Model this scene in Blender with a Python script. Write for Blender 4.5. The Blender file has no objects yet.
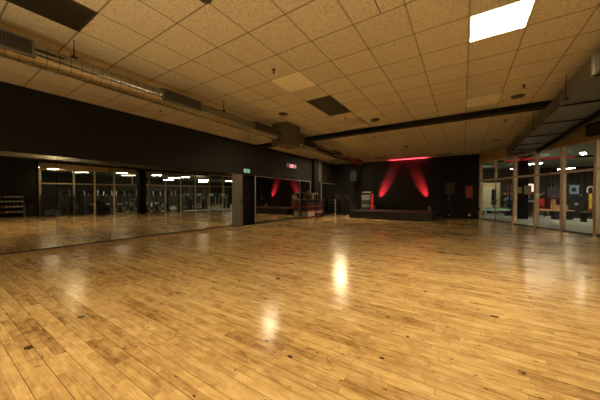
import bpy, bmesh, math, random
from mathutils import Vector, Matrix
random.seed(7)
PI = math.pi
scene = bpy.context.scene
COL = scene.collection

# ------------------------------------------------------------------ dimensions
CEIL = 3.391
XL = -7.448                 # left wall
YB = 15.99                  # back wall
P0 = Vector((0.73, 15.99, 0))            # far end of the glazed wall
GD = Vector((0.482, -0.876, 0)).normalized()
GANG = math.atan2(GD.y, GD.x)
P1 = Vector((7.17, 4.29, 0))             # near end of the glazed wall
TS = 0.625
GX, GY = -3.703, 1.857                   # ceiling grid origin

# ------------------------------------------------------------------ node helpers
class NT:
    def __init__(s, name):
        s.m = bpy.data.materials.new(name); s.m.use_nodes = True
        s.t = s.m.node_tree; s.t.nodes.clear()
        s.out = s.t.nodes.new('ShaderNodeOutputMaterial')
    def n(s, typ, **kw):
        nd = s.t.nodes.new(typ)
        for k, v in kw.items(): setattr(nd, k, v)
        return nd
    def put(s, sock, v):
        if hasattr(v, 'is_output'): s.t.links.new(v, sock)
        elif isinstance(v, (tuple, list)) and len(v) == 3 and sock.type == 'RGBA': sock.default_value = (*v, 1)
        else: sock.default_value = v
    def math(s, op, a, b=0.0, c=0.0):
        nd = s.n('ShaderNodeMath', operation=op)
        s.put(nd.inputs[0], a); s.put(nd.inputs[1], b); s.put(nd.inputs[2], c)
        return nd.outputs[0]
    def mix(s, f, a, b, mode='MIX'):
        nd = s.n('ShaderNodeMix', data_type='RGBA', blend_type=mode)
        s.put(nd.inputs[0], f); s.put(nd.inputs[6], a); s.put(nd.inputs[7], b)
        return nd.outputs[2]
    def combine(s, x, y, z):
        nd = s.n('ShaderNodeCombineXYZ'); s.put(nd.inputs[0], x); s.put(nd.inputs[1], y); s.put(nd.inputs[2], z)
        return nd.outputs[0]
    def coords(s, kind='Object'):
        tc = s.n('ShaderNodeTexCoord'); return tc.outputs[kind]
    def sep(s, v):
        nd = s.n('ShaderNodeSeparateXYZ'); s.put(nd.inputs[0], v); return nd.outputs
    def noise(s, vec, scale, detail=3, rough=.5):
        nd = s.n('ShaderNodeTexNoise'); s.put(nd.inputs['Vector'], vec)
        nd.inputs['Scale'].default_value = scale; nd.inputs['Detail'].default_value = detail
        nd.inputs['Roughness'].default_value = rough
        return nd.outputs['Fac']
    def ramp(s, f, stops):
        nd = s.n('ShaderNodeValToRGB'); s.put(nd.inputs[0], f)
        el = nd.color_ramp.elements
        while len(el) < len(stops): el.new(.5)
        for e, (p, c) in zip(el, stops):
            e.position = p; e.color = (*c, 1) if len(c) == 3 else c
        return nd.outputs[0]
    def bsdf(s, **kw):
        nd = s.n('ShaderNodeBsdfPrincipled')
        for k, v in kw.items(): s.put(nd.inputs[k.replace('_', ' ')], v)
        s.t.links.new(nd.outputs[0], s.out.inputs[0]); return nd
    def bump(s, h, strength=.3, dist=.01):
        nd = s.n('ShaderNodeBump'); nd.inputs['Strength'].default_value = strength
        nd.inputs['Distance'].default_value = dist; s.put(nd.inputs['Height'], h)
        return nd.outputs[0]

def simple(name, col, rough=.5, metal=0.0, var=.12, scale=9., spec=.5):
    t = NT(name)
    f = t.noise(t.coords(), scale, 4)
    c = t.mix(f, tuple(x * (1 - var) for x in col), tuple(min(1, x * (1 + var)) for x in col))
    r = t.math('MULTIPLY_ADD', f, .15, rough - .07)
    t.bsdf(Base_Color=c, Roughness=r, Metallic=metal, Specular_IOR_Level=spec)
    return t.m
def emit(name, col, strength):
    t = NT(name)
    f = t.noise(t.coords(), 3.)
    s = t.math('MULTIPLY_ADD', f, strength * .1, strength * .95)
    e = t.n('ShaderNodeEmission'); t.put(e.inputs[0], (*col, 1)); t.put(e.inputs[1], s)
    t.t.links.new(e.outputs[0], t.out.inputs[0]); return t.m

# ------------------------------------------------------------------ materials
def mat_floor():
    t = NT('maple_boards')
    x, y, z = t.sep(t.coords())
    W = 0.062
    ry = t.math('DIVIDE', y, W)
    row = t.math('FLOOR', ry); fy = t.math('FRACT', ry)
    wn = t.n('ShaderNodeTexWhiteNoise', noise_dimensions='1D'); t.put(wn.inputs['W'], row)
    rr = wn.outputs['Value']
    xs = t.math('ADD', t.math('DIVIDE', x, 0.52), t.math('MULTIPLY', rr, 17.3))
    col = t.math('FLOOR', xs); fx = t.math('FRACT', xs)
    w2 = t.n('ShaderNodeTexWhiteNoise', noise_dimensions='3D'); t.put(w2.inputs['Vector'], t.combine(row, col, 1.7))
    pr = w2.outputs['Value']
    # pairs of strips make up one wider board
    row2 = t.math('FLOOR', t.math('DIVIDE', row, 2.0)); 
    xs2 = t.math('ADD', t.math('DIVIDE', x, 1.9), t.math('MULTIPLY', t.math('SINE', t.math('MULTIPLY', row2, 12.9)), 9.1))
    w3 = t.n('ShaderNodeTexWhiteNoise', noise_dimensions='3D'); t.put(w3.inputs['Vector'], t.combine(row2, t.math('FLOOR', xs2), 5.1))
    grain = t.noise(t.combine(t.math('MULTIPLY', x, 3.0), t.math('MULTIPLY', y, 42.0), pr), 1.6, 6, .62)
    fig = t.noise(t.combine(t.math('MULTIPLY', x, 5.0), t.math('MULTIPLY', y, 11.0), t.math('MULTIPLY', pr, 30.0)), 1.5, 5, .6)
    worn = t.noise(t.coords(), 0.9, 6, .62)
    v = t.math('ADD', t.math('MULTIPLY_ADD', pr, .24, .17), t.math('MULTIPLY', w3.outputs['Value'], .14))
    v = t.math('ADD', v, t.math('MULTIPLY', t.math('SUBTRACT', fig, .5), 1.0))
    v = t.math('ADD', v, t.math('MULTIPLY', t.math('SUBTRACT', grain, .5), .75))
    v = t.math('ADD', v, t.math('MULTIPLY', t.math('SUBTRACT', worn, .5), .75))
    c = t.ramp(v, [(0.0, (.24, .135, .048)), (.22, (.44, .28, .115)), (.5, (.62, .435, .20)), (.9, (.79, .61, .33))])
    # seams between strips, stronger every second one
    par = t.math('MODULO', t.math('ADD', row, 4000.0), 2.0)
    s1 = t.math('LESS_THAN', fy, t.math('MULTIPLY_ADD', par, -.035, .06))
    s1 = t.math('MULTIPLY', s1, t.math('MULTIPLY_ADD', par, -.55, .85))
    s2 = t.math('MULTIPLY', t.math('LESS_THAN', fx, .006), .5)
    seam = t.math('MAXIMUM', s1, s2)
    c = t.mix(seam, c, (.09, .045, .015))
    # knots and dents
    vor = t.n('ShaderNodeTexVoronoi'); t.put(vor.inputs['Vector'], t.combine(t.math('MULTIPLY', x, 3.2), t.math('MULTIPLY', y, 5.0), 0.0))
    vor.inputs['Scale'].default_value = 1.0
    wob = t.noise(t.combine(t.math('MULTIPLY', x, 30.0), t.math('MULTIPLY', y, 60.0), 0.0), 1.0, 3)
    kd = t.math('ADD', vor.outputs['Distance'], t.math('MULTIPLY', wob, .10))
    big = t.sep(vor.outputs['Color'])[0]
    thr = t.math('MULTIPLY_ADD', t.math('POWER', big, 4.0), .10, .105)
    kn = t.math('MULTIPLY', t.math('LESS_THAN', kd, thr), t.math('LESS_THAN', t.sep(vor.outputs['Color'])[1], .8))
    c = t.mix(t.math('MULTIPLY', kn, .93), c, (.05, .022, .008))
    v3 = t.n('ShaderNodeTexVoronoi'); v3.inputs['Scale'].default_value = 1.0
    t.put(v3.inputs['Vector'], t.combine(t.math('MULTIPLY', x, 5.5), t.math('MULTIPLY', y, 16.0), 3.0))
    k3 = t.math('MULTIPLY', t.math('LESS_THAN', t.math('ADD', v3.outputs['Distance'], t.math('MULTIPLY', wob, .14)), .16), t.math('LESS_THAN', t.sep(v3.outputs['Color'])[2], .4))
    c = t.mix(t.math('MULTIPLY', k3, .85), c, (.07, .03, .01))
    # fine scratches
    v2 = t.n('ShaderNodeTexVoronoi', feature='DISTANCE_TO_EDGE'); v2.inputs['Scale'].default_value = 1.9
    wd = t.noise(t.coords(), 2.2, 4)
    t.put(v2.inputs['Vector'], t.combine(t.math('ADD', x, wd), t.math('ADD', y, wd), 0.0))
    sc = t.math('MULTIPLY', t.math('LESS_THAN', v2.outputs['Distance'], .0035), t.math('GREATER_THAN', t.noise(t.coords(), 1.4, 3), .56))
    c = t.mix(t.math('MULTIPLY', sc, .55), c, (.10, .05, .02))
    rough = t.math('ADD', t.math('MULTIPLY_ADD', fig, .12, .07), t.math('MULTIPLY', worn, .12))
    tilt = t.math('MULTIPLY', t.math('SUBTRACT', pr, .5), t.math('SUBTRACT', fy, .5))
    h = t.math('ADD', t.math('MULTIPLY', tilt, .9), t.math('MULTIPLY', seam, -.6))
    h = t.math('ADD', h, t.math('MULTIPLY', t.noise(t.coords(), 5.0, 3), .5))
    t.bsdf(Base_Color=c, Roughness=rough, Normal=t.bump(h, .22, .004), Specular_IOR_Level=.5, Coat_Weight=.22, Coat_Roughness=.19)
    return t.m
def mat_ceiling():
    t = NT('mineral_tiles')
    x, y, z = t.sep(t.coords())
    def edge(v, o, tk):
        f = t.math('FRACT', t.math('DIVIDE', t.math('SUBTRACT', v, o - 20 * TS), TS))
        d = t.math('MINIMUM', f, t.math('SUBTRACT', 1.0, f))
        return t.math('LESS_THAN', d, tk)
    ex = edge(x, GX, .020); ey = edge(y, GY, .017)
    ix = t.math('FLOOR', t.math('DIVIDE', t.math('SUBTRACT', x, GX), TS))
    iy = t.math('FLOOR', t.math('DIVIDE', t.math('SUBTRACT', y, GY), TS))
    w = t.n('ShaderNodeTexWhiteNoise', noise_dimensions='3D'); t.put(w.inputs['Vector'], t.combine(ix, iy, .3))
    p = t.noise(t.coords(), 70., 5, .8)
    stain = t.noise(t.coords(), .5, 3)
    b = t.mix(w.outputs['Value'], (.74, .69, .56), (.82, .77, .63))
    b = t.mix(t.math('MULTIPLY', t.math('SUBTRACT', 1.0, stain), .35), b, (.55, .50, .38))
    b = t.mix(t.ramp(p, [(.40, (1, 1, 1)), (.50, (0, 0, 0))]), b, (.36, .33, .25))
    b = t.mix(t.math('MULTIPLY', ey, .66), b, (.10, .085, .06))
    b = t.mix(t.math('MULTIPLY', ex, .50), b, (.12, .10, .07))
    t.bsdf(Base_Color=b, Roughness=.9, Specular_IOR_Level=.1,
           Normal=t.bump(t.math('SUBTRACT', p, t.math('MAXIMUM', ex, ey)), .35, .004))
    return t.m
def mat_duct(seam, name, axis=1):
    t = NT(name)
    o = t.sep(t.coords())
    f = t.math('FRACT', t.math('DIVIDE', o[axis], seam))
    line = t.math('LESS_THAN', f, .07)
    nz = t.noise(t.coords(), 6., 5, .6)
    c = t.mix(nz, (.30, .29, .24), (.44, .42, .35))
    c = t.mix(t.math('MULTIPLY', line, .75), c, (.03, .025, .02))
    h = t.math('ADD', t.math('MULTIPLY', t.math('SINE', t.math('MULTIPLY', f, PI)), .5), t.math('MULTIPLY', nz, .06))
    t.bsdf(Base_Color=c, Roughness=t.math('MULTIPLY_ADD', nz, .10, .17), Metallic=1.0, Normal=t.bump(h, .35, .008))
    return t.m
def mat_mirror():
    t = NT('mirror_glass')
    nz = t.noise(t.coords(), 1.2, 3)
    c = t.mix(nz, (.66, .65, .57), (.72, .70, .61))
    t.bsdf(Base_Color=c, Roughness=0.0, Metallic=1.0); return t.m
def mat_glass():
    t = NT('window_glass')
    tr = t.n('ShaderNodeBsdfTransparent'); t.put(tr.inputs[0], (.94, .96, .95, 1))
    gl = t.n('ShaderNodeBsdfGlossy'); gl.inputs['Roughness'].default_value = .02
    fr = t.n('ShaderNodeFresnel'); gm = t.n('ShaderNodeNewGeometry'); t.put(fr.inputs[0], t.math('MULTIPLY_ADD', gm.outputs['Backfacing'], 1 / 1.5 - 1.5, 1.5))
    nz = t.noise(t.coords(), 2.)
    mx = t.n('ShaderNodeMixShader')
    t.put(mx.inputs[0], t.math('MULTIPLY', fr.outputs[0], t.math('MULTIPLY_ADD', nz, .1, .55)))
    t.t.links.new(tr.outputs[0], mx.inputs[1]); t.t.links.new(gl.outputs[0], mx.inputs[2])
    t.t.links.new(mx.outputs[0], t.out.inputs[0]); return t.m
def mat_grille(axis, pitch, name):
    t = NT(name)
    o = t.sep(t.coords())
    f = t.math('FRACT', t.math('DIVIDE', o[axis], pitch))
    c = t.mix(t.math('LESS_THAN', f, .5), (.004, .0035, .003), (.035, .03, .022))
    t.bsdf(Base_Color=c, Roughness=.5); return t.m
def mat_carpet(name, a, b):
    t = NT(name)
    f = t.noise(t.coords(), 30, 5, .7); g = t.noise(t.coords(), .8, 3)
    c = t.mix(t.math('ADD', t.math('MULTIPLY', f, .6), t.math('MULTIPLY', g, .4)), a, b)
    t.bsdf(Base_Color=c, Roughness=.75); return t.m
def mat_slats(name, a, b, axis, pitch):
    t = NT(name)
    o = t.sep(t.coords())
    f = t.math('FRACT', t.math('DIVIDE', o[axis], pitch))
    nz = t.noise(t.coords(), 4.)
    c = t.mix(t.math('LESS_THAN', f, .25), t.mix(nz, a, b), (.004, .003, .003))
    t.bsdf(Base_Color=c, Roughness=.6); return t.m

M = dict(
    floor=mat_floor(), ceil=mat_ceiling(), mirror=mat_mirror(), glass=mat_glass(),
    blackwall=simple('black_wall_paint', (.007, .006, .005), .6, var=.2, scale=3, spec=.2),
    greywall=simple('charcoal_wall_paint', (.012, .011, .009), .7, var=.15, scale=3, spec=.2),
    panelgrey=simple('grey_door_laminate', (.105, .098, .08), .5, var=.06),
    black=simple('black_plastic', (.010, .010, .010), .42),
    blackm=simple('black_metal', (.014, .013, .012), .35, .3),
    beam=simple('black_beam_paint', (.009, .008, .006), .6, spec=.2),
    rubber=simple('black_rubber', (.013, .013, .013), .75),
    steel=simple('brushed_steel', (.55, .54, .52), .3, 1.0),
    alu=simple('aluminium_edge', (.62, .58, .50), .4, .6),
    frame=simple('cream_window_frame', (.66, .54, .37), .5, var=.08, scale=4),
    band=simple('tan_wall_paint', (.40, .29, .17), .7, var=.08, scale=3),
    sill=simple('dark_sill', (.05, .04, .03), .5),
    wood=simple('light_wood', (.42, .28, .14), .45, var=.2, scale=7),
    oak=simple('oak_skirting', (.27, .17, .075), .5, var=.3, scale=5),
    red=simple('red_plastic', (.36, .015, .015), .4),
    white=simple('white_plastic', (.72, .72, .70), .45),
    cream=simple('cream_wall_paint', (.42, .36, .24), .7, var=.06, scale=2),
    silver=simple('silver_grey_plastic', (.42, .41, .39), .4, .2),
    yellow=simple('yellow_plastic', (.60, .36, .04), .45),
    green=simple('green_plastic', (.10, .42, .08), .45),
    blue=simple('blue_plastic', (.10, .25, .50), .45),
    cyan=simple('pale_blue_vinyl', (.45, .55, .62), .5),
    poster=mat_slats('red_poster_print', (.42, .06, .04), (.50, .10, .06), 2, .09),
    gymfloor=mat_carpet('grey_rubber_floor', (.10, .11, .10), (.20, .21, .19)),
    gymceil=simple('gym_ceiling_paint', (.34, .38, .32), .8, var=.2, scale=1.5),
    gymwall=simple('dark_gym_wall', (.060, .060, .050), .6, var=.3, scale=2),
    slatwall=mat_slats('dark_slatted_wall', (.035, .018, .012), (.05, .025, .018), 0, .34),
    spiral=mat_duct(.118, 'spiral_duct_steel'),
    sheet=simple('galvanised_sheet', (.15, .14, .11), .36, .6, var=.25, scale=4),
    grille=mat_grille(1, .026, 'duct_grille_slots'), grillec=mat_grille(1, .011, 'ceiling_grille_slots'),
    blank=simple('smooth_blank_tile', (.92, .88, .70), .6, var=.03),
    panel=emit('light_panel_glow', (1.0, .76, .42), 95), panelmain=emit('main_light_panel_glow', (1.0, .78, .46), 140), panelfar=emit('far_light_panel_glow', (1.0, .78, .44), 200), panelmid=emit('mid_light_panel_glow', (1.0, .78, .44), 90),
    strip=emit('strip_lamp_glow', (1.0, .84, .56), 75), stripnear=emit('near_strip_lamp_glow', (1.0, .82, .52), 150),
    stripdim=emit('dim_strip_lamp_glow', (1.0, .84, .55), 25),
    redled=emit('red_led_glow', (1.0, .02, .03), .6),
    ledpink=emit('pink_led_digits', (1.0, .22, .30), 2.6),
    leddim=emit('dim_led_digits', (.35, .25, .26), .22),
    exitg=emit('exit_green_glow', (.03, .42, .16), .9), exitw=emit('exit_white_glow', (.75, .85, .62), .5),
    screen=emit('screen_glow', (.45, .55, .56), .28), screenb=emit('blue_screen_glow', (.35, .6, 1.0), 2.0),
    lampwhite=emit('round_lamp_glow', (1.0, .85, .6), 1.2),
    paledoor=simple('pale_door_paint', (.55, .50, .36), .5),  # plain pale colour of the inner door leaf
)

# ------------------------------------------------------------------ mesh helpers
class MB:
    def __init__(s): s.b = bmesh.new()
    def box(s, x0, x1, y0, y1, z0, z1, bev=0, mtx=None):
        g = bmesh.ops.create_cube(s.b, size=1)
        vs = g['verts']
        for v in vs:
            v.co = Vector(((x0 + x1) / 2 + v.co.x * (x1 - x0), (y0 + y1) / 2 + v.co.y * (y1 - y0), (z0 + z1) / 2 + v.co.z * (z1 - z0)))
        if bev:
            es = list({e for v in vs for e in v.link_edges})
            r = bmesh.ops.bevel(s.b, geom=es, offset=bev, segments=2, affect='EDGES', profile=.5)
            vs = list({v for f in r['faces'] for v in f.verts} | {v for v in vs if v.is_valid})
        if mtx is not None:
            for v in vs: v.co = mtx @ v.co
        return s
    def cyl(s, a, b, r, r2=None, seg=12, cap=True):
        a, b = Vector(a), Vector(b); d = b - a
        r2 = r if r2 is None else r2
        q = Vector((0, 0, 1)).rotation_difference(d.normalized()).to_matrix().to_4x4()
        m = Matrix.Translation((a + b) / 2) @ q
        bmesh.ops.create_cone(s.b, cap_ends=cap, segments=seg, radius1=r, radius2=r2, depth=d.length, matrix=m)
        return s
    def sph(s, c, r, sx=1, sy=1, sz=1, seg=14):
        m = Matrix.Translation(c) @ Matrix.Diagonal((sx, sy, sz, 1))
        bmesh.ops.create_uvsphere(s.b, u_segments=seg, v_segments=seg // 2 + 1, radius=r, matrix=m)
        return s
    def tube(s, pts, r, seg=8):
        for p, q in zip(pts, pts[1:]): s.cyl(p, q, r, seg=seg)
        for p in pts[1:-1]: s.sph(p, r * 1.0, seg=8)
        return s
    def prism(s, poly, axis, a, b):
        """poly: 2D points in the plane normal to axis"""
        def P(p, t):
            return {0: (t, p[0], p[1]), 1: (p[0], t, p[1]), 2: (p[0], p[1], t)}[axis]
        v0 = [s.b.verts.new(P(p, a)) for p in poly]; v1 = [s.b.verts.new(P(p, b)) for p in poly]
        s.b.faces.new(v0); s.b.faces.new(v1)
        n = len(poly)
        for i in range(n): s.b.faces.new((v0[i], v0[(i + 1) % n], v1[(i + 1) % n], v1[i]))
        return s
    def obj(s, name, mat, parent=None, smooth=False, loc=(0, 0, 0), rz=0):
        bmesh.ops.recalc_face_normals(s.b, faces=s.b.faces)
        me = bpy.data.meshes.new(name); s.b.to_mesh(me); s.b.free()
        me.materials.append(M[mat] if isinstance(mat, str) else mat)
        if smooth:
            for p in me.polygons: p.use_smooth = True
            try: me.set_sharp_from_angle(angle=math.radians(40))
            except Exception: pass
        o = bpy.data.objects.new(name, me); COL.objects.link(o)
        if parent: o.parent = parent
        o.location = loc; o.rotation_euler = (0, 0, rz)
        return o
def tag(o, label, cat, group=None, kind=None):
    if label: o['label'] = label
    if cat: o['category'] = cat
    if group: o['group'] = group
    if kind: o['kind'] = kind
    return o
def empty(name, loc, rz, label, cat, group=None, kind=None):
    o = bpy.data.objects.new(name, None); COL.objects.link(o)
    o.empty_display_size = .1
    o.location = loc; o.rotation_euler = (0, 0, rz)
    return tag(o, label, cat, group, kind)
def struct(o, label, cat='structure'):
    return tag(o, label, cat, kind='structure')
def dup(root, loc, rz, label, group=None):
    r = root.copy(); COL.objects.link(r); r.location = loc; r.rotation_euler = (0, 0, rz)
    r['label'] = label
    if group: r['group'] = group
    for ch in list(root.children):
        c = ch.copy(); COL.objects.link(c); c.parent = r
        for g in list(ch.children):
            d = g.copy(); COL.objects.link(d); d.parent = c
    return r
def ORD(i): return ['nearest', 'second', 'third', 'fourth', 'fifth', 'sixth', 'seventh', 'eighth', 'ninth', 'tenth', 'eleventh', 'twelfth'][i]
def gpt(s_, n_=0.0, z=0.0):
    """point on the glazed wall: distance along it from the far corner, offset towards the gym"""
    nrm = Vector((-GD.y, GD.x, 0))
    return P0 + GD * s_ + nrm * n_ + Vector((0, 0, z))
def sY(Y): return (YB - Y) / .8761
GLEN = (P1 - P0).length

# ------------------------------------------------------------------ room shell
YN = -4.2; XR = 7.2
poly = [(XL - .0, YN), (XR, YN), (P1.x, P1.y), (P0.x, P0.y), (XL, YB)]
struct(MB().prism(poly, 2, -.1, 0).obj('floor', 'floor'), 'worn golden maple strip floor of the studio', 'floor')
struct(MB().prism([(XL - .25, YN - .1), (XR + .1, YN - .1), (P1.x + .1, P1.y), (P0.x + .05, P0.y + .1), (XL - .25, YB + .1)], 2, CEIL, CEIL + .12).obj('ceiling', 'ceil'),
       'suspended ceiling of square speckled mineral tiles', 'ceiling')
w = MB()
w.box(XL - .2, XL, YN, 6.65, 0, CEIL); w.box(XL - .2, XL, 6.65, 7.94, 2.085, CEIL); w.box(XL - .2, XL, 7.94, YB + .1, 0, CEIL)
struct(w.obj('wall_left', 'greywall'), 'long dark painted wall that carries the mirrors', 'wall')
struct(MB().box(XL - .2, P0.x + .04, YB, YB + .2, 0, CEIL).obj('wall_back', 'blackwall'), 'black painted wall behind the low stage', 'wall')
struct(MB().box(XR, XR + .2, YN, P1.y - .05, 0, CEIL).obj('wall_right', 'blackwall'), 'black wall seen in the mirrors left of the windows', 'wall')
struct(MB().box(XL - .2, XR + .2, YN - .2, YN, 0, CEIL).obj('wall_front', 'blackwall'), 'black wall behind the camera', 'wall')
g = MB().box(0, GLEN, -.06, .10, 2.90, CEIL)
struct(g.obj('wall_glass', 'band', loc=P0, rz=GANG), 'tan bulkhead above the slanting window wall', 'wall')
struct(MB().box(XL, XL + .03, -1.35, 6.65, 0, .058).obj('baseboard_left', 'oak'), 'wooden skirting board under the long mirror row', 'baseboard')
struct(MB().box(XL, XL + .02, 7.94, 12.55, 0, .06).obj('baseboard_left_far', 'sill'), 'dark skirting under the far mirrors', 'baseboard')
struct(MB().box(XL, XL + .2, 12.72, 13.20, 0, CEIL, .01).obj('trim_1', 'blackwall'), 'black full-height pillar beside the step rack', 'pillar')
struct(MB().box(XL, XL + .05, 13.21, 13.84, 2.09, CEIL).obj('trim_2', 'panelgrey'), 'lighter grey wall strip right of the black pillar', 'wall panel')

# door in the left wall
d = empty('door_1', (XL, 6.65, 0), 0, 'double door in the mirrored wall, one leaf grey, one leaf dark and set back', 'door', kind='structure')
MB().box(-.05, -.005, .02, .60, .01, 2.08, .003).obj('door_leaf', 'panelgrey', d)
MB().box(-.34, -.30, .60, 1.29, .0, 2.09).obj('dark_leaf', 'blackwall', d)
MB().box(-.34, .0, .585, .60, 0, 2.085).box(-.34, 0, 1.275, 1.29, 0, 2.085).box(-.34, 0, 0, 1.29, 2.07, 2.085).obj('door_frame', 'greywall', d)
h = MB().cyl((-.01, .54, .98), (.05, .54, .98), .012).cyl((.045, .54, .98), (.045, .42, .98), .011).box(-.01, .004, .515, .565, .90, 1.06, .004)
h.obj('door_handle', 'black', d)
MB().box(-.3, -.285, .70, .75, .95, 1.1).obj('lock_plate', 'black', d)

# ------------------------------------------------------------------ mirrors
def mirror(y0, y1, z0, z1, label, rim):
    e = empty('mirror_panel', (XL, y0, z0), 0, label, 'mirror', 'wall mirrors')
    MB().box(.003, .024, .004, y1 - y0 - .004, 0, z1 - z0).obj('mirror_glass', 'mirror', e)
    MB().box(.0, .034, 0, y1 - y0, -.028, .0).obj('lower_edge', 'black', e)
    if rim:
        MB().box(.0, .032, 0, y1 - y0, z1 - z0, z1 - z0 + .018).obj('top_edge', 'alu', e)
        if rim > 1: MB().box(.0, .034, -.018, .004, 0, z1 - z0 + .018).obj('side_edge', 'alu', e)
        if rim > 2: MB().box(.0, .034, y1 - y0 - .004, y1 - y0 + .018, 0, z1 - z0 + .018).obj('side_edge', 'alu', e)
ys = [6.65, 5.65, 4.66, 3.65, 2.68, 1.70, .71, -.28, -1.27]
lab = ['tall mirror panel touching the grey door', 'mirror panel second from the grey door', 'mirror panel third from the grey door',
       'mirror panel fourth from the grey door', 'mirror panel fifth from the grey door', 'mirror panel sixth from the grey door, reflecting the window corner',
       'leftmost mirror panel in the photo, reflecting the dumbbell rack', 'mirror panel past the left edge of the photo']
for i in range(8): mirror(ys[i + 1], ys[i], .088, 2.055, lab[i], 0)
ys = [7.95, 8.93, 10.2, 11.4, 12.50]
lab = ['mirror panel just right of the dark doorway, with a pale edge', 'mirror panel reflecting the left red beam', 'mirror panel reflecting the right red beam behind the step rack',
       'mirror panel behind the step rack beside the black pillar']
for i in range(4): mirror(ys[i], ys[i + 1], .075, 2.04, lab[i], 2 if i == 0 else (3 if i == 3 else 1))
mirror(13.88, 15.93, .06, 2.03, 'mirror panel in the far left corner with pale edge, beside the barbell racks', 2)

# ------------------------------------------------------------------ glazed wall with door bays
rz = GANG
edges = [15.99, 13.97, 13.04, 12.12, 11.2, 10.3, 9.4, 7.56, 6.63, 5.7, 4.29]
nwin = 0
ZT, ZM = 2.86, 2.02
for i in range(len(edges) - 1):
    a, b = sY(edges[i]), sY(edges[i + 1]); L = b - a
    isdoor = i in (0, 6)
    if isdoor:
        e = empty('door_2' if i == 0 else 'door_3', gpt(a), rz,
                  'glass double door at the far end of the window wall' if i == 0 else 'second glass door bay, reflected beside the black column', 'door', kind='structure')
    else:
        nwin += 1
        e = empty('window_%d' % nwin, gpt(a), rz, 'window bay %s from the far glass door, cream framed with a transom' % ORD(nwin - 1), 'window', kind='structure')
    PW = .085
    f = MB()
    f.box(0, PW, -.06, .07, 0, ZT + .05) if i == 0 else f.box(-PW / 2, PW / 2, -.06, .07, 0, ZT + .05)
    if i == len(edges) - 2: f.box(L - PW / 2, L + PW / 2, -.06, .07, 0, ZT + .05)
    f.box(0, L, -.05, .06, ZT, ZT + .05)
    f.box(PW / 2, L - PW / 2, -.055, .06, ZM - .05, ZM + .02)
    if isdoor: f.box(L / 2 - .03, L / 2 + .03, -.05, .05, ZM + .02, ZT)
    f.obj('window_frame', 'frame', e)
    MB().box(PW / 2, L - PW / 2, -.05, .06, .0, .025 if isdoor else .045).obj('sill', 'alu' if isdoor else 'sill', e)
    MB().box(PW / 2, L - PW / 2, -.004, .004, ZM + .02, ZT).obj('transom_pane', 'glass', e)
    if isdoor:
        for s0, s1 in ((PW / 2 + .01, L / 2 - .006), (L / 2 + .006, L - PW / 2 - .01)):
            lf = MB().box(s0, s1, -.006, .006, .03, ZM - .06).obj('door_leaf', 'glass', e)
            MB().box(s0, s1, -.012, .012, .025, .06).obj('bottom_rail', 'sill', lf)
        MB().cyl((L / 2 - .22, -.05, 1.0), (L / 2 + .22, -.05, 1.0), .014).cyl((L / 2 - .18, -.05, 1.0), (L / 2 - .18, 0, 1.0), .01).cyl((L / 2 + .18, -.05, 1.0), (L / 2 + .18, 0, 1.0), .01).obj('door_handle', 'steel', e, True)
        MB().box(L / 2 - .012, L / 2 + .012, -.012, .012, .03, ZM - .06).obj('meeting_edge', 'sill', e)
        MB().box(L - .13, L - .05, -.075, -.055, .45, .60, .004).obj('hinge', 'sill', e)
        MB().box(0.02, .10, -.075, -.055, .45, .60, .004).obj('hinge', 'sill', e)
    else:
        MB().box(PW / 2, L - PW / 2, -.004, .004, .045, ZM - .05).obj('window_pane', 'glass', e)

# ------------------------------------------------------------------ gym shell beyond the glass
GXR, GYF, GYN = 17.0, 27.0, -4.2
gp = [(P1.x, P1.y), (P0.x, P0.y), (P0.x, GYF), (GXR, GYF), (GXR, GYN), (XR + .2, GYN), (XR + .2, P1.y)]
struct(MB().prism(gp, 2, -.1, -.001).obj('floor', 'gymfloor'), 'grey rubber gym floor behind the windows', 'floor')
gp2 = [(P1.x, P1.y), (P0.x, P0.y + .2), (P0.x, GYF), (GXR, GYF), (GXR, GYN), (XR + .2, GYN), (XR + .2, P1.y)]
struct(MB().prism([(x + .09, y + .05) if i < 2 else (x, y) for i, (x, y) in enumerate(gp2)], 2, 3.42, 3.5).obj('ceiling', 'gymceil'), 'pale green-grey gym ceiling behind the windows', 'ceiling')
struct(MB().box(P0.x, GXR, GYF, GYF + .2, 0, 3.5).obj('wall_gym_far', 'slatwall'), 'dark slatted far wall of the gym', 'wall')
struct(MB().box(GXR, GXR + .2, GYN, GYF, 0, 3.5).obj('wall_gym_right', 'gymwall'), 'dark outer wall of the gym', 'wall')
struct(MB().box(P0.x - .2, P0.x, YB + .2, GYF, 0, 3.5).obj('wall_gym_left', 'gymwall'), 'dark side wall of the gym behind the stage', 'wall')
struct(MB().box(XR + .2, GXR, GYN - .2, GYN, 0, 3.5).obj('wall_gym_near', 'gymwall'), 'dark near wall of the gym', 'wall')

# ------------------------------------------------------------------ ceiling fixtures
def cell(i, j): return GX + TS * i, GY + TS * j
def light_panel(i, j, on, label, x=None, y=None, TS=TS):
    if x is None: x, y = cell(i, j)
    e = empty('ceiling_light', (x, y, CEIL), 0, label, 'ceiling light')
    MB().box(.0, TS, .0, .022, -.012, 0).box(0, TS, TS - .022, TS, -.012, 0).box(0, .022, .022, TS - .022, -.012, 0).box(TS - .022, TS, .022, TS - .022, -.012, 0).obj('light_frame', 'blank', e)
    MB().box(.022, TS - .022, .022, TS - .022, -.008, 0).obj('diffuser', {(6, 3): 'panelmain', (-4, 18): 'panelfar', (-4, 8): 'panelmid'}.get((i, j), 'panel') if on else 'blank', e)
light_panel(6, 3, True, 'square ceiling light panel glowing bright white at the top right')
light_panel(1, 3, False, 'unlit pale ceiling light panel left of centre, in front of the dark double vent')
light_panel(6, 8, False, 'unlit pale ceiling light panel just before the black beam on the right')
tag(MB().box(0, TS, 0, TS, -.006, 0).obj('ceiling_panel', simple('dull_tile', (.52, .49, .38), .7), loc=(*cell(1, 8), CEIL)), 'dull flat ceiling panel beyond the dark double vent', 'ceiling panel')
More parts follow.
